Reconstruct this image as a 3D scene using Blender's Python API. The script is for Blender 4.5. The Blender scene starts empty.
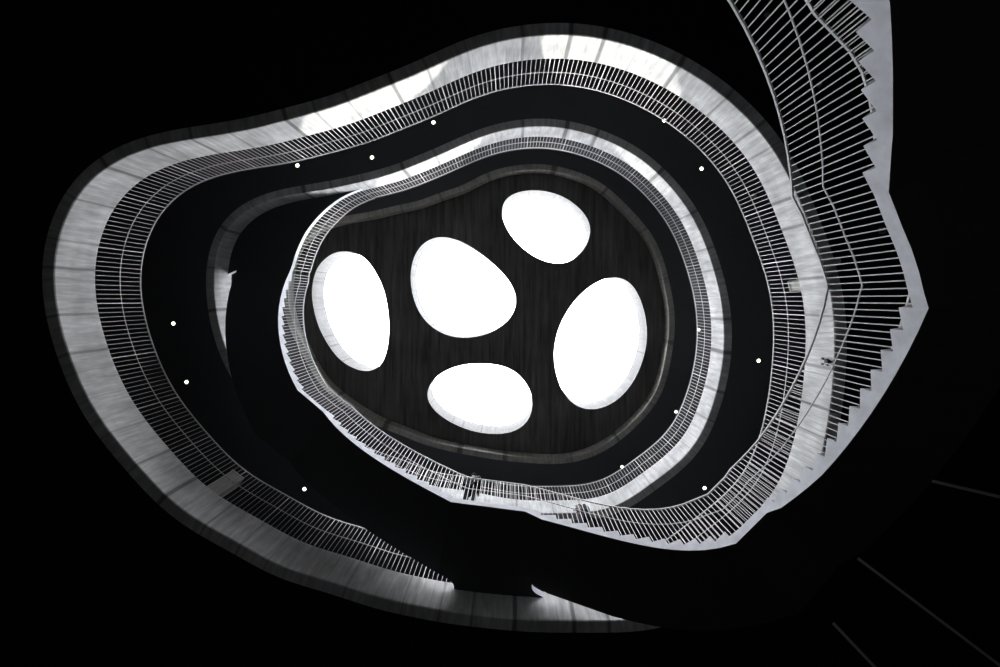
import bpy, bmesh, math, random
from mathutils import Vector, Matrix
from mathutils.geometry import tessellate_polygon
random.seed(7)
sc = bpy.context.scene
COL = sc.collection
PI = math.pi

# ------------------------------------------------------------------ camera model
EYE = 1.3                       # camera height above the ground floor
F, VX, VY = 380.0, 510.0, 299.4  # focal length and zenith point, in pixels of a 1000x667 frame
cam = bpy.data.objects.new('camera', bpy.data.cameras.new('camera'))
COL.objects.link(cam); sc.camera = cam
cam.location = (0, 0, EYE); cam.rotation_euler = (PI, 0, 0)   # looking straight up
cam.data.sensor_width = 36; cam.data.lens = 36*F/1000
cam.data.shift_x = (500-VX)/1000; cam.data.shift_y = (VY-333.5)/1000
cam.data.clip_start = .05; cam.data.clip_end = 200

def P(px, py, z):
    """plan point (metres) of a photo pixel seen at height z above the eye"""
    return ((px-VX)*z/F, (py-VY)*z/F)

# ------------------------------------------------------------------ heights above the eye
S1, T1 = 8.0, 8.79          # first gallery: underside, floor
S2, T2 = 12.185, 12.95      # second gallery
S3, ZC = 16.35, 16.80       # roof edge beam, ceiling
RT = 1.0                    # roof thickness at the skylights
G = -EYE                    # ground floor
XW, YW = 14.0, 11.5         # half size of the hall
L0 = 4.5                    # lower stair landing
HB = (T1-L0)/26; HD = (T2-T1)/26
TH = .17                    # slab / waist thickness of the stair

# ------------------------------------------------------------------ materials
def new_mat(name):
    m = bpy.data.materials.new(name); m.use_nodes = True
    nt = m.node_tree; b = nt.nodes['Principled BSDF']
    return m, nt, b
def N(nt, t, **kw):
    n = nt.nodes.new(t)
    for k, v in kw.items():
        if hasattr(n, k): setattr(n, k, v)
    return n
def simple(name, col, rough=.6, metal=0, spec=.5):
    m, nt, b = new_mat(name)
    b.inputs['Base Color'].default_value = (*col, 1); b.inputs['Roughness'].default_value = rough
    b.inputs['Metallic'].default_value = metal; b.inputs['Specular IOR Level'].default_value = spec
    nz = N(nt, 'ShaderNodeTexNoise'); nz.inputs['Scale'].default_value = 9; nz.inputs['Detail'].default_value = 4
    mx = N(nt, 'ShaderNodeMix', data_type='RGBA', blend_type='MULTIPLY'); mx.inputs[0].default_value = 1
    rp = N(nt, 'ShaderNodeMapRange'); rp.inputs['To Min'].default_value = .88; rp.inputs['To Max'].default_value = 1.1
    tc = N(nt, 'ShaderNodeTexCoord')
    nt.links.new(tc.outputs['Object'], nz.inputs['Vector'])
    nt.links.new(nz.outputs['Fac'], rp.inputs['Value'])
    mx.inputs[6].default_value = (*col, 1)
    nt.links.new(rp.outputs['Result'], mx.inputs[7]); nt.links.new(mx.outputs[2], b.inputs['Base Color'])
    return m
def board_concrete(name, base, joint=.9, seed=0.):
    """board marked concrete, u along the edge and v up the face (UV in metres): vertical grain and pour joints"""
    m, nt, b = new_mat(name); L = nt.links.new
    uv = N(nt, 'ShaderNodeUVMap'); uv.uv_map = 'UVMap'
    sep = N(nt, 'ShaderNodeSeparateXYZ'); L(uv.outputs['UV'], sep.inputs[0])
    def vec(su, sv):
        mp = N(nt, 'ShaderNodeMapping'); mp.inputs['Scale'].default_value = (su, sv, 1); mp.inputs['Location'].default_value = (seed, 0, 0)
        L(uv.outputs['UV'], mp.inputs['Vector']); return mp.outputs['Vector']
    def noise(su, sv, lo, hi, det=5):
        n = N(nt, 'ShaderNodeTexNoise'); n.inputs['Scale'].default_value = 1; n.inputs['Detail'].default_value = det
        L(vec(su, sv), n.inputs['Vector'])
        r = N(nt, 'ShaderNodeMapRange'); r.inputs['From Min'].default_value = .3; r.inputs['From Max'].default_value = .7
        r.inputs['To Min'].default_value = lo; r.inputs['To Max'].default_value = hi
        L(n.outputs['Fac'], r.inputs['Value']); return r.outputs['Result']
    def math_(op, a, c=None):
        n = N(nt, 'ShaderNodeMath', operation=op)
        for i, q in enumerate((a, c)):
            if q is None: continue
            if isinstance(q, (int, float)): n.inputs[i].default_value = q
            else: L(q, n.inputs[i])
        return n.outputs[0]
    grain = noise(9, 1.1, .74, 1.18)
    fine = noise(34, 3.2, .86, 1.12)
    blotch = noise(.9, 1.6, .76, 1.16, 3)
    v = math_('MULTIPLY', math_('MULTIPLY', grain, fine), blotch)
    # pour joints: one per cell, shifted and of random darkness and width
    u = math_('DIVIDE', sep.outputs['X'], joint)
    cell = math_('FLOOR', u); fr = math_('SUBTRACT', u, cell)
    wn = N(nt, 'ShaderNodeTexWhiteNoise', noise_dimensions='1D'); L(math_('ADD', cell, seed+3.3), wn.inputs['W'])
    wn2 = N(nt, 'ShaderNodeTexWhiteNoise', noise_dimensions='1D'); L(math_('ADD', cell, seed+77.7), wn2.inputs['W'])
    pos = math_('ADD', math_('MULTIPLY', wn.outputs['Value'], .5), .25)
    d = math_('ABSOLUTE', math_('SUBTRACT', fr, pos))
    wd = math_('ADD', math_('MULTIPLY', wn2.outputs['Value'], .05), .022)
    k = math_('SUBTRACT', 1.0, math_('DIVIDE', d, wd))
    k = math_('MAXIMUM', k, 0.0)
    k = math_('MULTIPLY', math_('MINIMUM', math_('MULTIPLY', k, 1.8), 1.0), math_('ADD', math_('MULTIPLY', wn2.outputs['Value'], .42), .24))
    v = math_('MULTIPLY', v, math_('SUBTRACT', 1.0, k))
    mx = N(nt, 'ShaderNodeMix', data_type='RGBA', blend_type='MULTIPLY'); mx.inputs[0].default_value = 1
    mx.inputs[6].default_value = (*base, 1); L(v, mx.inputs[7]); L(mx.outputs[2], b.inputs['Base Color'])
    b.inputs['Roughness'].default_value = .8; b.inputs['Specular IOR Level'].default_value = .3
    bp = N(nt, 'ShaderNodeBump'); bp.inputs['Strength'].default_value = .25; bp.inputs['Distance'].default_value = .01
    L(v, bp.inputs['Height']); L(bp.outputs['Normal'], b.inputs['Normal'])
    return m
def plaster(name, base):
    m, nt, b = new_mat(name); L = nt.links.new
    tc = N(nt, 'ShaderNodeTexCoord')
    n = N(nt, 'ShaderNodeTexNoise'); n.inputs['Scale'].default_value = 3.5; n.inputs['Detail'].default_value = 6; n.inputs['Roughness'].default_value = .62
    L(tc.outputs['Object'], n.inputs['Vector'])
    r = N(nt, 'ShaderNodeMapRange'); r.inputs['From Min'].default_value = .3; r.inputs['From Max'].default_value = .7
    r.inputs['To Min'].default_value = .8; r.inputs['To Max'].default_value = 1.12
    L(n.outputs['Fac'], r.inputs['Value'])
    mx = N(nt, 'ShaderNodeMix', data_type='RGBA', blend_type='MULTIPLY'); mx.inputs[0].default_value = 1
    mx.inputs[6].default_value = (*base, 1); L(r.outputs['Result'], mx.inputs[7]); L(mx.outputs[2], b.inputs['Base Color'])
    b.inputs['Roughness'].default_value = .75
    return m
def timber(name, base):
    """dark board marked ceiling: long streaks"""
    m, nt, b = new_mat(name); L = nt.links.new
    tc = N(nt, 'ShaderNodeTexCoord')
    mp = N(nt, 'ShaderNodeMapping'); mp.inputs['Rotation'].default_value = (0, 0, .12); mp.inputs['Scale'].default_value = (5.5, .35, 1)
    L(tc.outputs['Object'], mp.inputs['Vector'])
    n = N(nt, 'ShaderNodeTexNoise'); n.inputs['Scale'].default_value = 1; n.inputs['Detail'].default_value = 7; n.inputs['Roughness'].default_value = .65
    L(mp.outputs['Vector'], n.inputs['Vector'])
    r = N(nt, 'ShaderNodeMapRange'); r.inputs['From Min'].default_value = .28; r.inputs['From Max'].default_value = .72
    r.inputs['To Min'].default_value = .35; r.inputs['To Max'].default_value = 1.6
    L(n.outputs['Fac'], r.inputs['Value'])
    n2 = N(nt, 'ShaderNodeTexNoise'); n2.inputs['Scale'].default_value = .5; n2.inputs['Detail'].default_value = 3
    L(tc.outputs['Object'], n2.inputs['Vector'])
    r2 = N(nt, 'ShaderNodeMapRange'); r2.inputs['From Min'].default_value = .3; r2.inputs['From Max'].default_value = .7
    r2.inputs['To Min'].default_value = .75; r2.inputs['To Max'].default_value = 1.2
    L(n2.outputs['Fac'], r2.inputs['Value'])
    mu = N(nt, 'ShaderNodeMath', operation='MULTIPLY'); L(r.outputs['Result'], mu.inputs[0]); L(r2.outputs['Result'], mu.inputs[1])
    mx = N(nt, 'ShaderNodeMix', data_type='RGBA', blend_type='MULTIPLY'); mx.inputs[0].default_value = 1
    mx.inputs[6].default_value = (*base, 1); L(mu.outputs[0], mx.inputs[7]); L(mx.outputs[2], b.inputs['Base Color'])
    b.inputs['Roughness'].default_value = .85; b.inputs['Specular IOR Level'].default_value = .2
    return m
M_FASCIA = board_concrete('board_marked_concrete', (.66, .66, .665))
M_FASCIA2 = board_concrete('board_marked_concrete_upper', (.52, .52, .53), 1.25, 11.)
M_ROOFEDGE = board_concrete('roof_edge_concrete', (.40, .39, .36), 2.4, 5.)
M_PLASTER = plaster('pale_plaster', (.66, .67, .725))
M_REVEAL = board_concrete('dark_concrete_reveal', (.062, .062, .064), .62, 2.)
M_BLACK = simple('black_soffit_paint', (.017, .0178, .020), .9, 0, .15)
M_BLACK_LIT = simple('black_soffit_paint_lit', (.088, .092, .102), .9, 0, .15)  # same soffit black, with the upper levels' stronger light put into its colour
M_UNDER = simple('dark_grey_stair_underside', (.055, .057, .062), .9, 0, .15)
M_SLAB = simple('dark_floor_screed', (.06, .06, .062), .8, 0, .2)
M_WALL = simple('black_wall_paint', (.010, .010, .011), .9, 0, .1)
M_GROUND = simple('dark_stone_floor', (.05, .05, .05), .7, 0, .2)
M_STEEL = simple('pale_grey_painted_steel', (.56, .56, .57), .45, 0, .4)
M_STRIP = simple('white_painted_strip', (.85, .85, .85), .5)
M_CEIL = timber('dark_board_marked_ceiling', (.088, .085, .082))
M_COLUMN = plaster('column_concrete', (.48, .47, .44))
M_DARK = simple('dark_cloth', (.012, .012, .016), .9, 0, .2)
M_PURP = simple('plum_cloth', (.05, .045, .07), .9, 0, .2)
M_SKIN = simple('skin', (.20, .125, .09), .6)
M_HAIR = simple('dark_hair', (.010, .008, .007), .95, 0, .1)
M_FIX = simple('dark_metal_fitting', (.03, .03, .035), .5, .3)
M_WHITEFIX = simple('pale_plastic', (.35, .35, .35), .5)
m, nt, b = new_mat('glowing_lens'); M_LENS = m
b.inputs['Emission Color'].default_value = (1, .97, .78, 1); b.inputs['Emission Strength'].default_value = 9
b.inputs['Base Color'].default_value = (.9, .9, .8, 1)
m, nt, b = new_mat('skylight_glass'); M_GLASS = m
tr = N(nt, 'ShaderNodeBsdfTransparent'); tr.inputs[0].default_value = (.96, .97, .97, 1)
gl = N(nt, 'ShaderNodeBsdfGlossy'); gl.inputs['Roughness'].default_value = .05
ms = N(nt, 'ShaderNodeMixShader'); ms.inputs[0].default_value = .05
nt.links.new(tr.outputs[0], ms.inputs[1]); nt.links.new(gl.outputs[0], ms.inputs[2])
nt.links.new(ms.outputs[0], nt.nodes['Material Output'].inputs['Surface'])

# ------------------------------------------------------------------ object helpers
def tag(o, label=None, cat=None, group=None, kind=None):
    if label: o['label'] = label
    if cat: o['category'] = cat
    if group: o['group'] = group
    if kind: o['kind'] = kind
    return o
def empty(name, loc=(0, 0, 0)):
    o = bpy.data.objects.new(name, None); COL.objects.link(o); o.location = loc; o.empty_display_size = .2
    return o
class MB:
    """collects faces for ONE mesh object; z is above the eye"""
    def __init__(s): s.v = []; s.f = []; s.m = []; s.uv = []; s.idx = {}
    def pt(s, x, y, z):
        k = (round(x, 5), round(y, 5), round(z, 5))
        if k not in s.idx: s.idx[k] = len(s.v); s.v.append((x, y, z+EYE))
        return s.idx[k]
    def face(s, pts, mat=0, uv=None):
        ids = [s.pt(*p) for p in pts]
        if len(set(ids)) < 3: return
        s.f.append(ids); s.m.append(mat)
        s.uv.append(uv if uv else [(p[0], p[1]) for p in pts])
    def build(s, name, mats, parent=None, smooth=False, origin=None):
        me = bpy.data.meshes.new(name)
        o0 = Vector(origin) if origin else Vector((0, 0, 0))
        me.from_pydata([Vector(v)-o0 for v in s.v], [], s.f)
        for mt in (mats if isinstance(mats, (list, tuple)) else [mats]): me.materials.append(mt)
        for p, mi in zip(me.polygons, s.m): p.material_index = mi; p.use_smooth = smooth
        ul = me.uv_layers.new(name='UVMap')
        k = 0
        for fuv in s.uv:
            for t in fuv: ul.data[k].uv = t; k += 1
        bm = bmesh.new(); bm.from_mesh(me)
        bmesh.ops.recalc_face_normals(bm, faces=bm.faces); bm.to_mesh(me); bm.free()
        me.validate()
        o = bpy.data.objects.new(name, me); COL.objects.link(o)
        if parent:
            o.parent = parent; o.location = o0 - parent.location if parent.parent is None else o0
        else: o.location = o0
        return o
    def box(s, x0, x1, y0, y1, z0, z1, mat=0):
        c = [(x0,y0),(x1,y0),(x1,y1),(x0,y1)]
        s.prism(c, z0, z1, mat)
    def prism(s, loop, z0, z1, mat=0, mtop=None, mbot=None):
        n = len(loop)
        for t in tessellate_polygon([[Vector((x, y, 0)) for x, y in loop]]):
            s.face([(*loop[i], z1) for i in t], mat if mtop is None else mtop)
            s.face([(*loop[i], z0) for i in reversed(t)], mat if mbot is None else mbot)
        u = 0
        for i in range(n):
            a, b_ = loop[i], loop[(i+1) % n]; d = math.dist(a, b_)
            s.face([(*a, z0), (*b_, z0), (*b_, z1), (*a, z1)], mat, [(u, z0), (u+d, z0), (u+d, z1), (u, z1)]); u += d
    def sweep(s, pts, w, h, mat=0, sides=None):
        """rectangular bar along 3D points (z at the bar's centre)"""
        n = len(pts); rings = []
        for i in range(n):
            a = Vector(pts[max(i-1, 0)]); b_ = Vector(pts[min(i+1, n-1)]); d = b_-a; d.z = 0
            if d.length < 1e-6: d = Vector((1, 0, 0))
            d.normalize(); sd = Vector((-d.y, d.x, 0)); p = Vector(pts[i])
            # mitre
            if 0 < i < n-1:
                d1 = Vector(pts[i])-Vector(pts[i-1]); d1.z = 0
                if d1.length > 1e-6:
                    d1.normalize(); c = max(.5, d1.dot(d)); ww = w/c
                else: ww = w
            else: ww = w
            rings.append([p+sd*ww/2+Vector((0, 0, h/2)), p-sd*ww/2+Vector((0, 0, h/2)), p-sd*ww/2-Vector((0, 0, h/2)), p+sd*ww/2-Vector((0, 0, h/2))])
        for i in range(n-1):
            for k in range(4):
                s.face([tuple(rings[i][k]), tuple(rings[i+1][k]), tuple(rings[i+1][(k+1) % 4]), tuple(rings[i][(k+1) % 4])], mat)
        s.face([tuple(q) for q in rings[0]], mat); s.face([tuple(q) for q in reversed(rings[-1])], mat)
    def bar(s, x, y, z0, z1, w, ang=0, d=None, mat=0):
        d = d or w; c, sn = math.cos(ang), math.sin(ang)
        q = [(x+c*a*w/2-sn*b_*d/2, y+sn*a*w/2+c*b_*d/2) for a, b_ in ((-1,-1),(1,-1),(1,1),(-1,1))]
        for i in range(4):
            a, b_ = q[i], q[(i+1) % 4]
            s.face([(*a, z0), (*b_, z0), (*b_, z1), (*a, z1)], mat)
        s.face([(*p, z1) for p in q], mat); s.face([(*p, z0) for p in reversed(q)], mat)
    def lathe(s, prof, cx, cy, n=24, mat=0):
        for (r0, z0), (r1, z1) in zip(prof, prof[1:]):
            for k in range(n):
                a0, a1 = 2*PI*k/n, 2*PI*(k+1)/n
                s.face([(cx+r0*math.cos(a0), cy+r0*math.sin(a0), z0), (cx+r0*math.cos(a1), cy+r0*math.sin(a1), z0),
                        (cx+r1*math.cos(a1), cy+r1*math.sin(a1), z1), (cx+r1*math.cos(a0), cy+r1*math.sin(a0), z1)], mat)

# ------------------------------------------------------------------ the atrium's plan curve (all galleries share it)
RCS = [[6.969,0.3822,-0.0629,1.1853,0.0685,-0.4953,-0.0771,0.0353,0.2601,-0.0297,-0.1168,-0.0394,0.0546,0.0395,-0.0361,-0.0338,0.0186,0.0204,0.016,-0.0143,-0.0213,-0.0023,-0.0021,0.0116,-0.0185,0.0027,-0.0058,0.0153,-0.0043,0.0015,0.0027,-0.0041,0.0054,0.0027,-0.0015,-0.0074,0.0005,-0.0006,-0.0031],
       [6.972,0.3878,-0.0418,1.1698,0.0794,-0.4889,-0.0805,0.0328,0.239,-0.011,-0.1174,-0.0413,0.0477,0.0494,-0.0191,-0.0426,0.0137,0.0207,0.0134,-0.0099,-0.0217,-0.0001,0.0112,0.0049,-0.0153,0.0021,-0.0,0.0173,0.0024,-0.0035,0.0091,-0.0023,0.002,0.0011,-0.0011,-0.0056,-0.0006,0.0004,-0.0037],
       [6.9677,0.3747,-0.0679,1.1899,0.0707,-0.4965,-0.088,0.0195,0.2418,-0.0018,-0.1176,-0.0371,0.039,0.0486,-0.0365,-0.0496,0.0197,0.0177,0.0078,-0.0187,-0.0164,-0.009,0.0073,0.0085,-0.0058,0.0022,0.0022,0.0177,0.0026,-0.0064,-0.005,0.0121,0.0066,0.0015,-0.0053,0.0001,-0.0019,-0.0009,0.0039]]
CX, CY = -1.2, .8
def resample(pts, n, closed=True):
    """points at equal arc length"""
    q = pts+[pts[0]] if closed else pts
    acc = [0]
    for a, b_ in zip(q, q[1:]): acc.append(acc[-1]+math.dist(a, b_))
    L = acc[-1]; out = []; j = 0
    for i in range(n if closed else n+1):
        t = L*i/n
        while j < len(q)-2 and acc[j+1] < t: j += 1
        u = (t-acc[j])/(acc[j+1]-acc[j]) if acc[j+1] > acc[j] else 0
        out.append((q[j][0]+(q[j+1][0]-q[j][0])*u, q[j][1]+(q[j+1][1]-q[j][1])*u))
    return out, L
NR = 420
class Ring:
    def __init__(s, rc):
        def r(t): return rc[0]+sum(rc[2*k-1]*math.cos(k*t)+rc[2*k]*math.sin(k*t) for k in range(1, len(rc)//2+1))
        raw = [(CX+r(t)*math.cos(t), CY+r(t)*math.sin(t)) for t in [2*PI*i/1440 for i in range(1440)]]
        s.p, s.len = resample(raw, NR); s.n = []
        for i in range(NR):
            a, b_ = s.p[i-1], s.p[(i+1) % NR]; dx, dy = b_[0]-a[0], b_[1]-a[1]; l = math.hypot(dx, dy)
            s.n.append((dy/l, -dx/l))       # outward
    def off(s, i, d): return (s.p[i % NR][0]+s.n[i % NR][0]*d, s.p[i % NR][1]+s.n[i % NR][1]*d)
    def near(s, x, y): return min(range(NR), key=lambda i: (s.p[i][0]-x)**2+(s.p[i][1]-y)**2)
R1, R2, R3 = (Ring(rc) for rc in RCS)
def to_wall(ring, i):
    x, y = ring.off(i, .25); dx, dy = x-CX, y-CY
    ts = []
    if dx > 0: ts.append((XW-CX)/dx)
    if dx < 0: ts.append((-XW-CX)/dx)
    if dy > 0: ts.append((YW-CY)/dy)
    if dy < 0: ts.append((-YW-CY)/dy)
    t = min(ts); return (CX+dx*t, CY+dy*t)

def gallery(name, ring, zb, zt, mfascia, msoffit, floor_=True):
    off, RING = ring.off, ring.p
    root = empty(name, (0, 0, zb+EYE))
    tag(root, kind='structure')
    bm_ = MB(); BW = .25
    du = ring.len/NR
    for i in range(NR):
        j = i+1; u0, u1 = i*du, j*du
        a, b_ = RING[i], RING[j % NR]
        ac, bc = off(i, .015), off(j, .015); ao, bo = off(i, BW), off(j, BW)
        def q(p0, p1, z0, z1, va, vb, p2=None, p3=None):
            p2 = p2 or p1; p3 = p3 or p0
            bm_.face([(*p0, z0), (*p1, z0), (*p2, z1), (*p3, z1)], 0, [(u0, va), (u1, va), (u1, vb), (u0, vb)])
        q(a, b_, zb+.02, zt, zb, zt)                       # face
        q(ac, bc, zb, zb+.02, zb-.02, zb, b_, a)           # chamfered arris
        bm_.face([(*ao, zb), (*bo, zb), (*bc, zb), (*ac, zb)], 0, [(u0, zb-.27), (u1, zb-.27), (u1, zb-.02), (u0, zb-.02)])
        q(ao, bo, zb, zb+.05, zb-.3, zb-.27)
        bm_.face([(*a, zt), (*b_, zt), (*bo, zt), (*ao, zt)], 0, [(u0, zt), (u1, zt), (u1, zt+.25), (u0, zt+.25)])
        q(ao, bo, zb+.05, zt, zt+.3, zt+.9)
    eb = bm_.build('edge_beam', mfascia, root, smooth=False)
    sl = MB()
    for i in range(NR):
        j = (i+1) % NR
        a, b_ = off(i, BW), off(j, BW); c, d = to_wall(ring, i), to_wall(ring, j)
        sl.face([(*a, zb+.04), (*b_, zb+.04), (*d, zb+.04), (*c, zb+.04)], 0)
        if floor_: sl.face([(*a, zt), (*c, zt), (*d, zt), (*b_, zt)], 1)
        if abs(c[0]-d[0]) > 1e-4 and abs(c[1]-d[1]) > 1e-4:     # corner of the hall
            k = (math.copysign(XW, c[0]+d[0]), math.copysign(YW, c[1]+d[1]))
            sl.face([(*c, zb+.04), (*d, zb+.04), (*k, zb+.04)], 0)
            if floor_: sl.face([(*c, zt), (*k, zt), (*d, zt)], 1)
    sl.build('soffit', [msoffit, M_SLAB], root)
    return root
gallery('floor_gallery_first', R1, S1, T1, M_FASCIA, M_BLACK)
gallery('floor_gallery_second', R2, S2, T2, M_FASCIA2, M_BLACK_LIT)
gallery('ceiling_edge', R3, S3, ZC, M_ROOFEDGE, M_BLACK_LIT, False)

# ground floor and walls
g = MB(); g.box(-XW, XW, -YW, YW, G-.2, G); tag(g.build('floor', M_GROUND), kind='structure')
for nm, bx in (('wall_left', (-XW-.2, -XW, -YW-.2, YW+.2)), ('wall_right', (XW, XW+.2, -YW-.2, YW+.2)),
               ('wall_back', (-XW, XW, -YW-.2, -YW)), ('wall_front', (-XW, XW, YW, YW+.2))):
    w = MB(); w.box(*bx, G-.2, ZC+RT); tag(w.build(nm, M_WALL), kind='structure')

# ------------------------------------------------------------------ roof with five pebble shaped skylights
HOLES = [
 [(345,251.5),(332,254),(321.5,263),(315.4,272.7),(312.6,288),(312.6,299),(315.8,318),(323.8,337.4),(336.7,356.7),(349.5,366),(365.6,371.5),(378.4,367.5),(385.6,355),(388.8,334),(388,312),(384,291),(377,276),(369,263),(359.5,255)],
 [(436.3,236.5),(419.7,246),(411.3,265.3),(411.3,288.7),(418,310.3),(429.7,325.3),(447,335.5),(466.3,337.7),(489.7,333.7),(509.7,320.3),(517.3,302),(511.3,282),(493,263.7),(476.3,250.3),(456.3,239.3)],
 [(535,189.8),(515.6,192.7),(505.5,200),(502,210),(504,222),(513,238.7),(533,257),(556.3,264.3),(573,260.3),(586.3,246.5),(590.8,230),(586.5,216),(572,202),(556,193.5)],
 [(613,277.7),(596.3,282),(576.3,298.7),(563,318.7),(554.7,342),(554.7,365.3),(561.3,388.7),(573,403.7),(589.7,409.7),(609.7,405.3),(629.7,388.7),(642.5,362),(647.8,335.3),(643.5,308.7),(635,288.7),(625,280.3)],
 [(479.7,363.7),(459.7,365.3),(439.7,373.7),(428,387.5),(428,402),(439.7,415.3),(459.7,427),(483,433.5),(509.7,433.7),(526.3,423.7),(533,407),(529.7,388.7),(516.3,372),(499.7,365.3)]]
def catmull(pts, k=8):
    n = len(pts); out = []
    for i in range(n):
        p0, p1, p2, p3 = (Vector(pts[(i+d) % n]) for d in (-1, 0, 1, 2))
        for s in range(k):
            t = s/k
            out.append(tuple(.5*((2*p1)+(-p0+p2)*t+(2*p0-5*p1+4*p2-p3)*t*t+(-p0+3*p1-3*p2+p3)*t**3)))
    return out
HP = []
for h in HOLES:
    pts = catmull(h, 8)
    n = len(pts)
    for _ in range(40):   # even out the hand-measured outline
        pts = [tuple((Vector(pts[i-1])+2*Vector(pts[i])+Vector(pts[(i+1) % n]))/4) for i in range(n)]
    pts, _l = resample(pts, 96)
    mx_, my_ = sum(p[0] for p in pts)/96, sum(p[1] for p in pts)/96
    pts = [(mx_+(x-mx_)*1.017, my_+(y-my_)*1.017) for x, y in pts]   # the smoothing shrinks the outline a little
    HP.append([P(x, y, ZC) for x, y in pts])
roof = MB()
outer = [(-XW, -YW), (XW, -YW), (XW, YW), (-XW, YW)]
loops = [[Vector((x, y, 0)) for x, y in outer]]+[[Vector((x, y, 0)) for x, y in h] for h in HP]
flat = [p for l in loops for p in l]
for t in tessellate_polygon(loops):
    roof.face([(flat[i].x, flat[i].y, ZC) for i in t], 0)
    roof.face([(flat[i].x, flat[i].y, ZC+RT) for i in reversed(t)], 1)
for h in HP:
    n = len(h); u = 0
    for i in range(n):
        a, b_ = h[i], h[(i+1) % n]
        d = math.dist(a, b_)
        roof.face([(*a, ZC), (*b_, ZC), (*b_, ZC+RT), (*a, ZC+RT)], 2, [(u, 0), (u+d, 0), (u+d, RT), (u, RT)]); u += d
tag(roof.build('ceiling', [M_CEIL, M_SLAB, M_REVEAL]), kind='structure')
for k, h in enumerate(HP):
    cx = sum(p[0] for p in h)/len(h); cy = sum(p[1] for p in h)/len(h)
    fr = MB(); n = len(h); z0, z1 = ZC+RT, ZC+RT+.1
    ins = h; out = [(x-(cx-x)*.05, y-(cy-y)*.05) for x, y in h]
    for i in range(n):
        j = (i+1) % n
        fr.face([(*ins[i], z0), (*ins[j], z0), (*ins[j], z1), (*ins[i], z1)])
        fr.face([(*out[i], z0), (*out[j], z0), (*out[j], z1), (*out[i], z1)])
        fr.face([(*out[i], z1), (*out[j], z1), (*ins[j], z1), (*ins[i], z1)])
    wf = fr.build('window_%d' % (k+1), M_REVEAL, origin=(cx, cy, ZC+RT-.04+EYE)); tag(wf, kind='structure')
    gp = MB()
    for i in range(n):      # shallow glass dome
        j = (i+1) % n
        for r0, r1 in ((1, .7), (.7, .35), (.35, 0)):
            def q(p, r): return (cx+(p[0]-cx)*r, cy+(p[1]-cy)*r, z1-.03+.35*(1-r*r))
            gp.face([q(ins[i], r0), q(ins[j], r0), q(ins[j], r1), q(ins[i], r1)] if r1 else [q(ins[i], r0), q(ins[j], r0), (cx, cy, z1-.03+.35)])
    gp.build('glass_pane', M_GLASS, wf, smooth=True, origin=(cx, cy, ZC+RT-.04+EYE))
    gp_o = wf.children[0]; gp_o.location = (0, 0, 0)

# ------------------------------------------------------------------ the stair: plan of its inner edge
def polyfit(ts, vs, deg):
    n = deg+1
    A = [[sum(t**(i+j) for t in ts) for j in range(n)]+[sum(v*t**i for t, v in zip(ts, vs))] for i in range(n)]
    for i in range(n):
        p = max(range(i, n), key=lambda r: abs(A[r][i])); A[i], A[p] = A[p], A[i]
        for r in range(n):
            if r != i:
                f_ = A[r][i]/A[i][i]; A[r] = [a-f_*b_ for a, b_ in zip(A[r], A[i])]
    c = [A[i][n]/A[i][i] for i in range(n)]
    return lambda t: sum(ck*t**k for k, ck in enumerate(c))
def flight_plan(obs, deg=3):
    """obs: {riser index: plan point}; returns 14 stations (last one is one tread beyond the top riser)"""
    ts = [k-7. for k in obs]; fx = polyfit(ts, [p[0] for p in obs.values()], deg); fy = polyfit(ts, [p[1] for p in obs.values()], deg)
    return [(fx(i-7.), fy(i-7.)) for i in range(1, 15)]
obsB = {k: P(x, y, L0+k*HB) for k, x, y in ((1,898.6,307.5),(2,889.9,329.6),(3,880.3,349.7),(4,870.6,369.8),(5,860.2,388.2),(6,849.8,405.9),(7,838.5,422.7),(8,827,438),(9,815.5,453),(10,804.5,466),(11,793,478.6),(12,782,489),(13,770,500))}
ZM = L0+13*HB
obsC = {1: (3.87, 4.17)}; obsC.update({k: P(x, y, ZM+k*HB) for k, x, y in ((3,693,537),(5,665,538.5),(7,634.8,535),(9,603,527.5),(10,586,523),(11,570,518),(12,555,514),(13,541.7,512))})
obsD = {1: (-1.335, 4.60)}; obsD.update({k: P(x, y, T1+k*HD) for k, x, y in ((3,429,482.3),(4,417.7,475.6),(5,406.5,469.7),(6,395.7,463.9),(7,385.6,457.6),(8,376,451.3),(9,366.3,444),(10,356.4,437),(11,348.7,430),(12,341,423.4),(13,335.2,416.2))})
ZD = T1+13*HD
obsE = {k: P(x, y, ZD+k*HD) for k, x, y in ((1,303.75,387.6),(2,299.3,378.6),(3,295.2,369.6),(4,291.6,361.5),(5,288.9,352),(6,286.7,343),(7,285.3,333.6),(9,284.4,316.7),(10,284.9,306.8),(11,286.7,297.8),(12,288.5,289.7),(13,291.2,281.6))}
fB, fC, fD, fE = (flight_plan(o) for o in (obsB, obsC, obsD, obsE))
fA = [None]*14
for k, x, y in ((13,862.3,172.7),(12,863.2,146),(11,862.2,118.5),(10,860.8,90),(9,858.6,61.5),(8,855.5,32)): fA[k-1] = P(x, y, L0-(13-k)*HB)
fA[13] = (4.315, -1.225)
for k, d in ((10, .02), (11, .04), (12, .06)): fB[k] = (fB[k][0]-d*.75, fB[k][1]-d*.75)
fB[13] = (4.376, 3.64); fC[13] = P(525.5, 511.6, T1-TH)
hd = math.atan2(fA[7][1]-fA[8][1], fA[7][0]-fA[8][0])
for k in range(6, -1, -1):
    hd -= .07; fA[k] = (fA[k+1][0]+.285*math.cos(hd), fA[k+1][1]+.285*math.sin(hd))
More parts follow.
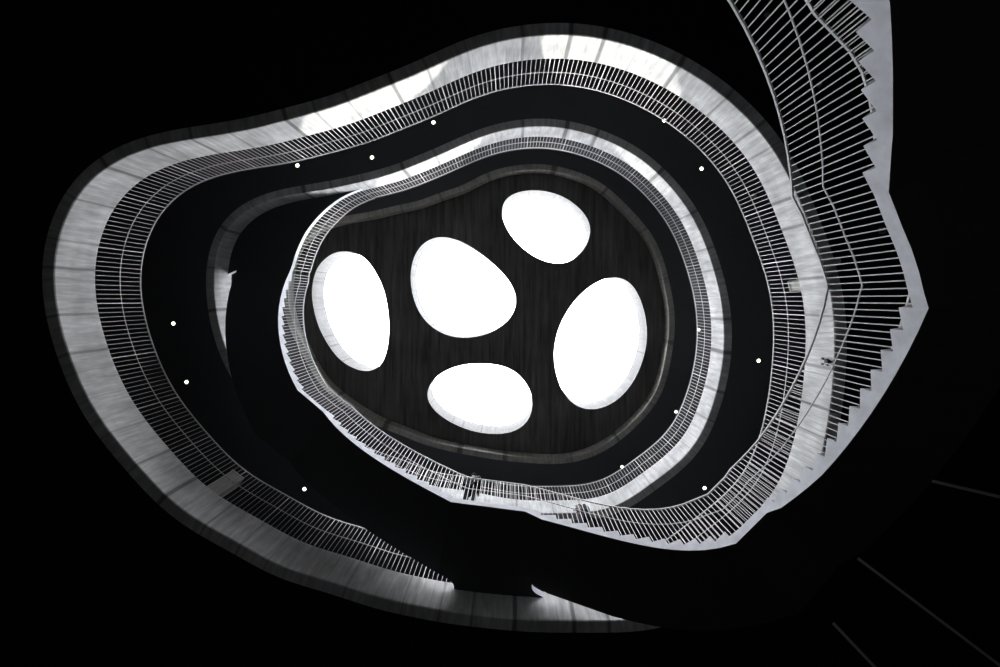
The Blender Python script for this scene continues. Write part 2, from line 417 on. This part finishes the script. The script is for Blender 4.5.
# lower flight down to the floor: continues the same arc after a short landing
ZA = L0-13*HB
nG = 22; hG = (ZA-G)/nG
lG = [fA[0]]
for k in range(4):
    hd -= .07; lG.append((lG[-1][0]+.3*math.cos(hd), lG[-1][1]+.3*math.sin(hd)))
fG = [lG[-1]]
for k in range(nG):
    hd -= .07; fG.append((fG[-1][0]+.285*math.cos(hd), fG[-1][1]+.285*math.sin(hd)))
fG = fG[::-1]; lG = lG[::-1]
l0 = [fA[13], P(887.4,229.6,L0), P(896.2,250.5,L0), P(903.5,273,L0), P(908.6,293.8,L0), fB[0]]
lM = [fB[13], tuple((Vector(fB[13])*.67+Vector(fC[0])*.33)), tuple((Vector(fB[13])*.33+Vector(fC[0])*.67)), fC[0]]
l1 = [fC[13]]+[tuple(Vector(fC[13])*(1-t)+Vector(fD[0])*t) for t in (.33, .67)]+[fD[0]]
lD = [fD[13], tuple((Vector(fD[13])+Vector(fE[0]))/2), fE[0]]
segs = [('G', fG), ('LG', lG), ('A', fA), ('L0', l0), ('B', fB), ('LM', lM), ('C', fC), ('L1', l1), ('D', fD), ('LD', lD), ('E', fE)]
WD = {'G': (.95, .9), 'LG': (.9, .9), 'A': (.9, 1.5), 'L0': (1.5, 1.46), 'B': (1.46, 1.52), 'LM': (1.52, 1.6), 'C': (1.6, 1.65), 'L1': (1.65, 1.65), 'D': (1.65, 1.68), 'LD': (1.68, 1.72), 'E': (1.72, 1.76)}
chain = []; wid = []; ref = {}
for nm, pts in segs:
    idx = []
    for i, p in enumerate(pts):
        if chain and math.dist(chain[-1], p) < 1e-6: idx.append(len(chain)-1); continue
        a, b_ = WD[nm]; chain.append(p); wid.append(a+(b_-a)*i/(len(pts)-1)); idx.append(len(chain)-1)
    ref[nm] = idx
for k, v in zip(ref['A'], (.9,.9,.9,.9,.9,.92,.96,1.12,1.3,1.43,1.48,1.5,1.5,1.5)): wid[k] = v
n = len(chain); nor = []
for i in range(n):
    a, b_ = Vector(chain[max(i-1, 0)]), Vector(chain[min(i+1, n-1)]); d = (b_-a).normalized(); nor.append(Vector((d.y, -d.x)))
for _ in range(5):
    nor = [(nor[max(i-1, 0)]+2*nor[i]+nor[min(i+1, n-1)]).normalized() for i in range(n)]
for k, d in ((9, .03), (10, .06), (11, .1), (12, .15), (13, .2)): nor[ref['C'][k]] = (nor[ref['C'][k]]+Vector((d, 0))).normalized()
nor[ref['L1'][1]] = (nor[ref['L1'][1]]+Vector((.06, 0))).normalized()
def inner(i, d=0.): return (chain[i][0]+nor[i].x*d, chain[i][1]+nor[i].y*d)
def outer_pt(i, d=0.): return inner(i, wid[i]+d)

stair = empty('staircase', (chain[0][0], chain[0][1], 0))
tag(stair, 'curving pale concrete staircase with black underside climbing through the atrium between the galleries', 'staircase')
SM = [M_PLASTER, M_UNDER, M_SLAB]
def flight(idx, Z0, h):
    f_ = MB(); k = len(idx)-1
    for i in range(k):
        a, b_ = inner(idx[i]), inner(idx[i+1]); c, d = outer_pt(idx[i]), outer_pt(idx[i+1])
        zt = Z0+(i+1)*h; zl = Z0+i*h; ba = max(zl-TH, G); bb = max(zt-TH, G)
        f_.face([(*a, zt), (*b_, zt), (*d, zt), (*c, zt)], 2)                      # tread
        f_.face([(*a, zl), (*a, zt), (*c, zt), (*c, zl)], 0)                       # riser
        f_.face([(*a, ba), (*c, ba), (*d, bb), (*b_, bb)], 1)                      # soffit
        f_.face([(*a, ba), (*b_, bb), (*b_, zt), (*a, zt)], 0)                     # inner stringer
        f_.face([(*c, ba), (*c, zt), (*d, zt), (*d, bb)], 0)                       # outer stringer
    z = Z0+k*h; a, c = inner(idx[k]), outer_pt(idx[k])
    f_.face([(*a, z-TH), (*a, z), (*c, z), (*c, z-TH)], 0)
    a, c = inner(idx[0]), outer_pt(idx[0])
    f_.face([(*a, max(Z0-TH, G)), (*a, Z0), (*c, Z0), (*c, max(Z0-TH, G))], 0)
    return f_.build('flight', SM, stair)
def landing(loop, Z):
    f_ = MB(); f_.prism(loop, Z-TH, Z, 0, 2, 1); return f_.build('landing', SM, stair)
def strip_loop(idx): return [inner(i) for i in idx]+[outer_pt(i) for i in reversed(idx)]
FL = [('G', G, hG), ('A', ZA, HB), ('B', L0, HB), ('C', ZM, HB), ('D', T1, HD), ('E', ZD, HD)]
for nm, z, h in FL: flight(ref[nm], z, h)
landing(strip_loop(ref['LG']), ZA); landing(strip_loop(ref['L0']), L0); landing(strip_loop(ref['LM']), ZM); landing(strip_loop(ref['LD']), ZD)
# landing at the first gallery, tied to the gallery's edge by a short bridge with rounded corners
def fillet(p, along, out, r, k=6):
    """quarter round from p-along*r to p+out*r (along: unit vector off the bridge, out: unit toward the gallery)"""
    o = []
    for i in range(k+1):
        t = PI/2*i/k; o.append((p[0]+along[0]*r*(1-math.cos(t)), p[1]+along[1]*r*(1-math.cos(t))) )
    return o
i1 = ref['L1']
xa, xb = -1.10, .60
ya = [outer_pt(i) for i in i1]
ja, jb = R1.near(xa, 6.6), R1.near(xb, 6.75)
off = R1.off
if ja < jb: ja, jb = jb, ja            # ring runs clockwise in the photo: right end first
rp = [off(i, .02) for i in range(jb, ja+1)]
def flare(pout, pr, sgn, r=.2):
    """curved edge between the stair's outer corner and the gallery's edge"""
    v = Vector(pr)-Vector(pout); side = Vector((sgn, 0)); o = []
    for k in range(1, 8):
        t = k/8; w = Vector(pout)+v*t
        w = w-side*math.sin(PI*t)*r*.6
        o.append((w.x, w.y))
    return o
L1loop = [inner(i) for i in i1]+[outer_pt(i1[-1])]+flare(outer_pt(i1[-1]), off(ja+2, .02), -1)+[off(ja+2, .02)]+rp[::-1]+[off(jb-2, .02)]+flare(outer_pt(i1[0]), off(jb-2, .02), 1)[::-1]+[outer_pt(i1[0])]
landing(L1loop, T1)
# landing at the second gallery, filling the corner between stair and gallery edge
lip = [P(x, y, T2-TH) for x, y in ((291.8,266),(297,250),(306.5,231),(321,213.5),(336.5,200.5),(350,193.2))]
jj = R2.near(-5.02, -3.81)
jl = R2.near(-9.8, -.85)
off = R2.off; RING = R2.p
if jl > jj: jl, jj = jj, jl
e14 = inner(ref['E'][-1])
ctl = [Vector(q) for q in [e14]+lip+[RING[max(jl, jj)], off(max(jl, jj)+6, 0)]]
ctl = [2*ctl[0]-ctl[1]]+ctl; lip2 = []
for k in range(1, len(ctl)-2):
    p0, p1, p2, p3 = ctl[k-1:k+3]
    for q in range(5):
        t = q/5; v = .5*((2*p1)+(-p0+p2)*t+(2*p0-5*p1+4*p2-p3)*t*t+(-p0+3*p1-3*p2+p3)*t**3); lip2.append((v.x, v.y))
lip2.append(RING[max(jl, jj)])
oe = outer_pt(ref['E'][-1])
arc = [off(i, .02) for i in range(max(jl, jj), min(jl, jj)-1, -1)]
L2loop = lip2+arc+flare(oe, arc[-1], 0, 0)[::-1]+[oe]
# rounded corner toward the gallery
landing(L2loop, T2)

# ------------------------------------------------------------------ railings
BAR = bpy.data.meshes.new('baluster')
def bar_mesh(name, w, d):
    q = MB(); q.bar(0, 0, -EYE, 1-EYE, w, 0, d)
    o = q.build(name, M_STEEL); me = o.data; bpy.data.objects.remove(o); return me
BAL_RING, BAL_STAIR, POST = bar_mesh('baluster', .0105, .0105), bar_mesh('baluster', .013, .013), bar_mesh('post', .02, .02)
def on_screen(x, y, z): 
    px, py = VX+x*F/z, VY+y*F/z
    return -5 < px < 1005 and -5 < py < 672
def railing(name, label, path, bars, me, posts=(), rails=((0, .036, .036), (-.54, .02, .02)), visible=lambda b_: True):
    """path: 3D points of the handrail; bars: (x, y, z0, z1, angle); the 100 that show largest become parts"""
    root = empty(name, (path[0][0], path[0][1], bars[0][2]+EYE)); tag(root, label, 'railing', 'gallery railings' if name == 'gallery_railing' else 'stair railings')
    for nm, (dz, w, h) in zip(('handrail', 'mid_rail'), rails):
        r = MB(); r.sweep([(x, y, z+dz) for x, y, z in path], w, h); r.build(nm, M_STEEL, root)
    def size(b_):
        x, y, z0, z1, a = b_
        if not visible(b_) or z0 < .5 or not (on_screen(x, y, z0) or on_screen(x, y, z1)): return 0
        return math.hypot(x, y)*F*(1/z0-1/z1)
    order = sorted(bars, key=size, reverse=True)
    own = [b_ for b_ in order[:100] if size(b_) > 0]; rest = [b_ for b_ in bars if b_ not in set(own)]
    for lst, mesh, nm in ((own, me, 'baluster'), (posts, POST, 'post')):
        for x, y, z0, z1, a in lst:
            o = bpy.data.objects.new(nm, mesh); COL.objects.link(o); o.parent = root
            o.location = Vector((x, y, z0+EYE))-root.location; o.scale = (1, 1, z1-z0); o.rotation_euler = (0, 0, a)
    if rest:
        w = .0105 if me is BAL_RING else .013
        s_ = MB()
        for x, y, z0, z1, a in rest: s_.bar(x, y, z0, z1, w, a)
        tag(s_.build('balusters', M_STEEL, root), kind='stuff')
    return root
def ring_rail(name, label, ring, i0, i1_, zt, hr, extra=(), visible=lambda b_: True):
    idx = list(range(i0, i1_+1)); base = [ring.off(i, .05) for i in idx]
    base = list(extra)+base
    L = sum(math.dist(a, b_) for a, b_ in zip(base, base[1:])); nb = int(L/.11)
    pts, _ = resample(base, nb, closed=False)
    path = [(x, y, zt+hr) for x, y in resample(base, nb//2, closed=False)[0]]
    bars, posts = [], []
    for k, (x, y) in enumerate(pts):
        a = pts[max(k-1, 0)]; b_ = pts[min(k+1, len(pts)-1)]; ang = math.atan2(b_[1]-a[1], b_[0]-a[0])
        if k % 12 == 6 and len(posts) < 90: posts.append((x, y, zt, zt+hr-.01, ang))
        else: bars.append((x, y, zt, zt+hr-.01, ang))
    return railing(name, label, path, bars, BAL_RING, posts, rails=((0, .024, .024), (-.52, .015, .015)), visible=visible)
# first gallery: from the left end of the bridge clockwise round to its right end
ring_rail('gallery_railing', 'pale steel baluster railing round the larger, lower gallery opening', R1, ja+3, jb-3+NR, T1, 1.13,
          visible=lambda b_: b_[0] < -2 or b_[1] < 2)
# second gallery: leaves the wide landing's lip and runs clockwise
ring_rail('gallery_railing', 'pale steel baluster railing round the smaller, upper gallery opening beneath the skylights', R2, max(jl, jj), min(jl, jj)-2+NR, T2, 1.07,
          visible=lambda b_: b_[0] > -3.5 and (b_[1] < 2 or b_[0] > 0))

RH = 1.155
def stair_rail(name, label, names, pos, extra=None, visible=lambda b_: True, step=.095):
    zs = {'G': (G, hG), 'A': (ZA, HB), 'B': (L0, HB), 'C': (ZM, HB), 'D': (T1, HD), 'E': (ZD, HD)}
    zl = {'LG': ZA, 'L0': L0, 'LM': ZM, 'L1': T1, 'LD': ZD}
    chn = []
    for nm in names: chn += [i for i in ref[nm] if i not in chn]
    pt = {i: pos(i) for i in chn}; acc = {chn[0]: 0}
    for a, b_ in zip(chn, chn[1:]): acc[b_] = acc[a]+math.dist(pt[a], pt[b_])
    # the handrail runs RH above the nosing line of each flight and level over the landings
    nodes = []
    for nm in names:
        if nm in zs:
            Z0, h = zs[nm]; idx = ref[nm]; k = len(idx)-1
            nodes += [(acc[idx[0]]-(acc[idx[1]]-acc[idx[0]]), Z0+RH), (acc[idx[k-1]], Z0+k*h+RH)]
    nodes = [(-9, nodes[0][1])]+nodes+[(999, nodes[-1][1])]
    def hz(t):
        for (t0, z0), (t1, z1) in zip(nodes, nodes[1:]):
            if t <= t1: return z0+(z1-z0)*(t-t0)/(t1-t0)
    def at(t):
        for a, b_ in zip(chn, chn[1:]):
            if t <= acc[b_] or b_ == chn[-1]:
                u = (t-acc[a])/(acc[b_]-acc[a]); return (pt[a][0]+(pt[b_][0]-pt[a][0])*u, pt[a][1]+(pt[b_][1]-pt[a][1])*u)
    ts = sorted(set([acc[i] for i in chn]+[t for t, z in nodes if 0 <= t <= acc[chn[-1]]]))
    path = [(*at(t), hz(t)) for t in ts]
    bars = []
    for nm in names:
        idx = ref[nm]
        if nm in zs:
            Z0, h = zs[nm]
            for i in range(len(idx)-1):
                a, b_ = pt[idx[i]], pt[idx[i+1]]; ang = math.atan2(b_[1]-a[1], b_[0]-a[0]); d = acc[idx[i+1]]-acc[idx[i]]
                for t in (1/6, .5, 5/6):
                    bars.append((a[0]+(b_[0]-a[0])*t, a[1]+(b_[1]-a[1])*t, Z0+(i+1)*h, hz(acc[idx[i]]+d*t)-.01, ang))
        else:
            t0, t1 = acc[idx[0]], acc[idx[-1]]; nb = max(2, round((t1-t0)/step))
            for k in range(nb):
                t = t0+(t1-t0)*(k+.5)/nb; a, b_ = at(t-.02), at(t+.02); p = at(t)
                bars.append((p[0], p[1], zl[nm], hz(t)-.01, math.atan2(b_[1]-a[1], b_[0]-a[0])))
    if extra:
        L = sum(math.dist(a, b_) for a, b_ in zip(extra, extra[1:])); nb = round(L/.118)
        q, _ = resample(extra, nb, closed=False)
        for k in range(nb):
            a, b_ = q[k], q[k+1]; bars.append(((a[0]+b_[0])/2, (a[1]+b_[1])/2, T2, T2+RH-.03, math.atan2(b_[1]-a[1], b_[0]-a[0])))
        path += [(*p, T2+RH-.02) for p in q]
    cl = [path[0]]
    for p in path[1:]:
        if math.dist(p, cl[-1]) > .01: cl.append(p)
    return railing(name, label, cl, bars, BAL_STAIR, rails=((0, .03, .03), (-.55, .016, .016)), visible=visible)
lipin = []
for k, p in enumerate(lip2[1:]):
    q = Vector(lip2[min(k+2, len(lip2)-1)])-Vector(lip2[k]); q.normalize(); lipin.append((p[0]+q.y*.04, p[1]-q.x*.04))
stair_rail('stair_railing', 'pale steel baluster railing along the inner edge of the curving staircase', ['G','LG','A','L0','B','LM','C','L1','D','LD','E'], lambda i: inner(i, .04), lipin)
stair_rail('stair_railing', 'pale steel railing on the outer edge of the lower stair flights, at the top right', ['G','LG','A','L0','B','LM','C'], lambda i: outer_pt(i, -.05), visible=lambda b_: b_[2] < 4.0)
stair_rail('stair_railing', 'pale steel railing on the outer edge of the upper stair flights, left', ['D','LD','E'], lambda i: outer_pt(i, -.05), visible=lambda b_: False)

# ------------------------------------------------------------------ low concrete plinths standing just behind the first gallery's railing
for px, py, hgt, w, mt, lab in ((212.5, 487.5, 1.02, .36, M_COLUMN, 'low grey concrete plinth behind the left railing of the lower gallery'),
                            (793, 290.5, .55, .25, M_COLUMN, 'short yellowish plinth behind the right railing of the lower gallery')):
    x, y = P(px, py, T1); i = R1.near(x, y); x, y = R1.off(i, .14); co_, si = R1.n[i]
    def lp(e): return [(x+co_*a-si*b_, y+si*a+co_*b_) for a, b_ in ((e, -w/2+.02+e), (.02+e, -w/2+e), (.3-e, -w/2+e), (.32-e, -w/2+.02+e), (.32-e, w/2-.02-e), (.3-e, w/2-e), (.02+e, w/2-e), (e, w/2-.02-e))]
    root = empty('plinth', (x, y, T1+EYE)); tag(root, lab, 'plinth', 'plinths on the lower gallery')
    c = MB(); c.prism(lp(0), T1, T1+hgt-.05); c.build('shaft', mt, root)
    c = MB(); c.prism(lp(-.012), T1+hgt-.05, T1+hgt); c.build('cap', mt, root)

# slim metal strips in the black soffit under the first gallery
for k, (a, b_) in enumerate((((934, 481.7), (1010, 499.5)), ((859.5, 559.5), (1010, 673)), ((834.5, 624.5), (890, 683)))):
    p, q = P(*a, S1), P(*b_, S1); s_ = MB(); s_.sweep([(*p, S1+.028), (*q, S1+.028)], .06, .03)
    tag(s_.build('trim_%d' % (k+1), M_STRIP), kind='structure')

# ------------------------------------------------------------------ downlights
def downlight(px, py, zs, label):
    x, y = P(px, py, zs); r = .062
    root = empty('downlight', (x, y, zs+EYE)); tag(root, label, 'light', 'downlights in the black gallery soffits')
    t = MB(); t.lathe([(r, zs+.005), (r+.02, zs+.002), (r+.02, zs-.008), (r, zs-.012), (r-.012, zs-.004), (r-.012, zs+.005)], x, y, 28)
    t.build('trim_ring', M_WHITEFIX, root, smooth=True)
    l = MB(); l.lathe([(r-.012, zs-.003), (r*.5, zs-.012), (.0001, zs-.016)], x, y, 24)
    l.build('lens', M_LENS, root, smooth=True)
Z2, Z3 = S2+.04, S3+.04
for px, py, z, lab in (
  (297.5,165.5,Z2,'small glowing downlight touching the lower railing, upper left, first of the row'),
  (372,157.5,Z2,'small glowing downlight in black soffit, midway along the upper left row of three'),
  (433.5,122.5,Z2,'small glowing downlight close beside the lower railing above the bright upper gallery edge'),
  (664,120.5,Z2,'small glowing downlight right on the lower railing at the upper right curve'),
  (701.5,168.7,Z2,'small glowing downlight alone in black soffit between galleries, upper right'),
  (173.5,323.5,Z2,'small glowing downlight left of centre, upper of the pair by the left railing'),
  (186.5,382,Z2,'small glowing downlight left of centre, lower of the pair by the left railing'),
  (304.5,489,Z2,'small glowing downlight at the edge of the stair underside, lower left'),
  (758.5,360.7,Z2,'brightest small downlight in black soffit beside the right railing'),
  (704.5,488,Z2,'small glowing downlight above the stair railing corner, lower right'),
  (676,411.7,Z3,'tiny glowing downlight beside the upper railing, right of the skylights'),
  (622,466.7,Z3,'tiny glowing downlight beside the upper railing, below the right skylight'),
  (698.6,329.5,Z3,'tiny glowing downlight showing through the upper railing at the far right')):
    downlight(px, py, z, lab)

# ------------------------------------------------------------------ small ceiling detectors under the galleries
def detector(px, py, zs, r, label, square=False):
    x, y = P(px, py, zs)
    root = empty('ceiling_fitting' if square else 'smoke_detector', (x, y, zs+EYE)); tag(root, label, 'ceiling fitting' if square else 'detector', None if square else 'round detectors under the galleries')
    if square:
        q = MB()
        for a, b_ in ((-1, 0), (1, 0)): q.box(x+a*r-.01, x+a*r+.01, y-r, y+r, zs-.03, zs)
        for a, b_ in ((0, -1), (0, 1)): q.box(x-r, x+r, y+b_*r-.01, y+b_*r+.01, zs-.03, zs)
        q.build('frame', M_WHITEFIX, root)
        q = MB(); q.box(x-r*.9, x+r*.9, y-.012, y+.012, zs-.02, zs); q.build('crossbar', M_WHITEFIX, root)
    else:
        q = MB(); q.lathe([(r, zs), (r, zs-.02), (r*.85, zs-.03), (r*.5, zs-.035)], x, y, 20); q.build('base', M_WHITEFIX, root, smooth=True)
        q = MB(); q.lathe([(r*.5, zs-.03), (r*.45, zs-.06), (r*.2, zs-.07), (.0001, zs-.07)], x, y, 16); q.build('sensor_head', M_WHITEFIX, root, smooth=True)
detector(766.5, 15.5, S1+.04, .05, 'small round detector on the black soffit, topmost behind the stair railing')
detector(818.5, 85, S1+.04, .06, 'small round detector on the black soffit behind the stair railing, upper right')
detector(837.5, 261, S1+.04, .06, 'small round pale detector behind the stair railing near its corner, right')
detector(753.7, 196, S2+.04, .08, 'small round detector on the soffit behind the lower railing, upper right')
detector(881.5, 230.5, S1+.04, .055, 'small square pale ceiling fitting with a crossbar beside the stair edge', True)

# small clamp fitting on the face of the first gallery, right
ic = R1.near(*P(826, 360, S1+.25)); (cx, cy), (nx, ny) = R1.p[ic], R1.n[ic]; tx, ty = -ny, nx
fx_ = empty('spotlight', (cx, cy, S1+.2+EYE)); tag(fx_, 'small dark clamped spotlight on the pale concrete gallery edge, right, behind the stair railing', 'light')
def obox(a0, a1, d0, d1, z0, z1):
    q = MB(); q.prism([(cx-nx*d+tx*a, cy-ny*d+ty*a) for a, d in ((a0, d0), (a1, d0), (a1, d1), (a0, d1))], z0, z1); return q
obox(-.035, .035, 0, .02, S1+.06, S1+.34).build('bracket', M_WHITEFIX, fx_)
for a in (-.055, .055):
    for z in (.17, .29):
        obox(a-.022, a+.022, 0, .03, S1+z-.02, S1+z+.02).build('bolt', M_FIX, fx_)
q = MB(); hx, hy = cx-nx*.05-tx*.02, cy-ny*.05-ty*.02
q.lathe([(.0001, S1+.06), (.035, S1+.06), (.045, S1+.09), (.045, S1+.15), (.03, S1+.18), (.0001, S1+.18)], hx, hy, 16); q.build('lamp_head', M_FIX, fx_)

# ------------------------------------------------------------------ people
def skin(name, verts, edges, radii, mat, parent, root_i=0, sub=1):
    me = bpy.data.meshes.new(name); me.from_pydata(verts, edges, [])
    o = bpy.data.objects.new(name, me); COL.objects.link(o)
    md = o.modifiers.new('skin', 'SKIN'); md.use_smooth_shade = True
    for i, r in enumerate(radii):
        rr = r if isinstance(r, tuple) else (r, r)
        me.skin_vertices[0].data[i].radius = rr; me.skin_vertices[0].data[i].use_root = (i == root_i)
    sb = o.modifiers.new('sub', 'SUBSURF'); sb.levels = sb.render_levels = sub
    dg = bpy.context.evaluated_depsgraph_get(); ev = o.evaluated_get(dg)
    m2 = bpy.data.meshes.new_from_object(ev); m2.name = name
    bpy.data.objects.remove(o); bpy.data.meshes.remove(me)
    m2.materials.clear(); m2.materials.append(mat)
    o2 = bpy.data.objects.new(name, m2); COL.objects.link(o2); o2.parent = parent
    return o2
def person(loc, rz, label, coat, stride=0., lean=.0):
    """standing figure, 1.74 m, facing local -y; arms forward onto a handrail"""
    root = empty('person', loc); root.rotation_euler = (0, 0, rz); tag(root, label, 'person')
    L = lean
    j = {'pel': (0, 0, .94), 'wai': (0, -.01-L*.2, 1.10), 'che': (0, -.03-L*.6, 1.32), 'nek': (0, -.04-L, 1.48), 'hd0': (0, -.06-L*1.1, 1.56), 'hd1': (0, -.075-L*1.15, 1.65), 'hd2': (0, -.06-L*1.15, 1.72)}
    for s, k in ((-1, 'l'), (1, 'r')):
        f_ = stride*s
        j.update({k+'hip': (.09*s, 0, .90), k+'kne': (.10*s, -.03+f_*.5, .49), k+'ank': (.105*s, .02+f_, .09), k+'toe': (.12*s, -.13+f_, .04),
                  k+'sho': (.18*s, -.03-L*.8, 1.42), k+'elb': (.235*s, -.02-L*.6, 1.14), k+'wri': (.16*s, -.21-L, 1.12), k+'pal': (.145*s, -.28-L, 1.13)})
    names = list(j); V_ = [j[k] for k in names]; ix = {k: i for i, k in enumerate(names)}
    R = {'pel': (.14, .10), 'wai': (.125, .09), 'che': (.15, .105), 'nek': .055, 'hd0': .066, 'hd1': (.074, .088), 'hd2': (.06, .07)}
    E_ = [('pel', 'wai'), ('wai', 'che'), ('che', 'nek'), ('nek', 'hd0'), ('hd0', 'hd1'), ('hd1', 'hd2')]
    for k in 'lr':
        R.update({k+'hip': .085, k+'kne': .056, k+'ank': .038, k+'toe': .034, k+'sho': .06, k+'elb': .043, k+'wri': .03, k+'pal': (.036, .018)})
        E_ += [('pel', k+'hip'), (k+'hip', k+'kne'), (k+'kne', k+'ank'), (k+'ank', k+'toe'), ('che', k+'sho'), (k+'sho', k+'elb'), (k+'elb', k+'wri'), (k+'wri', k+'pal')]
        s = -1 if k == 'l' else 1; p = j[k+'pal']
        for q, (dx, ln) in enumerate(((-.03, .062), (-.01, .075), (.01, .07), (.03, .055))):   # fingers over the rail
            a, b_ = k+'f%da' % q, k+'f%db' % q
            for nm, pos, r in ((a, (p[0]+dx, p[1]-.045, p[2]+.004), .0095), (b_, (p[0]+dx*1.1, p[1]-.045-ln*.55, p[2]-ln*.6), .008)):
                names.append(nm); V_.append(pos); ix[nm] = len(names)-1; R[nm] = r
            E_ += [(k+'pal', a), (a, b_)]
        nm = k+'th'; names.append(nm); V_.append((p[0]-s*.055, p[1]-.01, p[2]-.03)); ix[nm] = len(names)-1; R[nm] = .0095; E_.append((k+'wri', nm))
    skin('body', V_, [(ix[a], ix[b_]) for a, b_ in E_], [R[k] for k in names], M_SKIN, root)
    # face: nose and ears ride on the head
    hx, hy, hz = j['hd1']
    fc = bmesh.new()
    bmesh.ops.create_icosphere(fc, subdivisions=1, radius=.016, matrix=Matrix.Translation((hx, hy-.092, hz-.02)))
    for s in (-1, 1): bmesh.ops.create_icosphere(fc, subdivisions=1, radius=.022, matrix=Matrix.Translation((hx+s*.078, hy+.005, hz-.02)) @ Matrix.Diagonal((.5, 1, 1.3, 1)))
    me = bpy.data.meshes.new('nose_and_ears'); fc.to_mesh(me); fc.free(); me.materials.append(M_SKIN)
    o = bpy.data.objects.new('nose_and_ears', me); COL.objects.link(o); o.parent = root
    # clothes
    kk = ['pel', 'wai', 'che', 'nek']; cv = [j[k] for k in kk]; cv[3] = tuple((Vector(j['che'])*.3+Vector(j['nek'])*.7)); ce = [(0, 1), (1, 2), (2, 3)]; cr = [(.165, .125), (.15, .115), (.172, .125), .075]
    for k in 'lr':
        b0 = len(cv); cv += [j[k+'sho'], j[k+'elb'], j[k+'wri']]; ce += [(2, b0), (b0, b0+1), (b0+1, b0+2)]; cr += [.075, .058, .044]
    skin('jacket', cv, ce, cr, coat, root)
    cv = [(0, 0, .96)]; ce = []; cr = [(.155, .118)]
    for k in 'lr':
        b0 = len(cv); cv += [j[k+'hip'], j[k+'kne'], j[k+'ank']]; ce += [(0, b0), (b0, b0+1), (b0+1, b0+2)]; cr += [.1, .073, .06]
    skin('trousers', cv, ce, cr, M_DARK, root)
    hv = [(hx, hy+.045, hz-.15), (hx, hy+.035, hz-.06), (hx, hy+.025, hz+.01), (hx, hy+.012, hz+.06)]
    skin('hair', hv, [(0, 1), (1, 2), (2, 3)], [(.062, .055), (.076, .07), (.084, .09), (.074, .08)], M_HAIR, root)
    for k in 'lr':
        a, t = j[k+'ank'], j[k+'toe']
        skin('shoe', [(a[0], a[1]+.04, .045), (a[0], a[1]-.04, .05), (t[0], t[1]-.03, .035)], [(0, 1), (1, 2)], [.045, .05, .035], M_DARK, root)
    return root
# leaning at the rail of the first gallery's landing; the edge runs nearly along x there, inside is toward -y
i1 = ref['L1']
person((-1.0, 4.83, T1+EYE), PI-.14, 'person in dark clothes standing with back against the landing railing below the skylights', M_DARK, 0, -.04)
ti = 9; a, b_ = Vector(inner(ref['C'][ti-1], .5)), Vector(inner(ref['C'][ti], .5)); pm = (a+b_)/2
person((pm.x, pm.y, ZM+ti*HB+EYE), -1.2, 'person in plum jacket climbing the stair behind its railing, lower centre right', M_PURP, .1, .02)

# ------------------------------------------------------------------ daylight: overcast white sky plus the sun coming through the skylights
w = bpy.data.worlds.new('sky'); sc.world = w; w.use_nodes = True
bg = w.node_tree.nodes['Background']; bg.inputs['Color'].default_value = (.955, .97, 1, 1); bg.inputs['Strength'].default_value = 18.0
sun = bpy.data.lights.new('sun', 'SUN'); so = bpy.data.objects.new('sun', sun); COL.objects.link(so)
sun.energy = 5.5; sun.angle = .0093; sun.color = (1, .965, .89)
so.rotation_euler = Vector((-.15, -.93, -1)).to_track_quat('-Z', 'Y').to_euler(); so.location = (2, 10, 30)
for k, h in enumerate(HP):      # sky portals in the skylight openings (they only guide sampling, they give no light)
    xs = [p[0] for p in h]; ys = [p[1] for p in h]
    l = bpy.data.lights.new('skylight_portal', 'AREA'); l.shape = 'RECTANGLE'; l.size = max(xs)-min(xs)+.1; l.size_y = max(ys)-min(ys)+.1
    l.cycles.is_portal = True
    o = bpy.data.objects.new('skylight_portal', l); COL.objects.link(o); o.location = ((max(xs)+min(xs))/2, (max(ys)+min(ys))/2, ZC+RT+.6+EYE)
vs = sc.view_settings; vs.view_transform = 'Standard'; vs.look = 'None'; vs.gamma = 1; vs.use_curve_mapping = False; vs.exposure = 0
sc.cycles.max_bounces = 8; sc.cycles.diffuse_bounces = 5; sc.cycles.transparent_max_bounces = 12
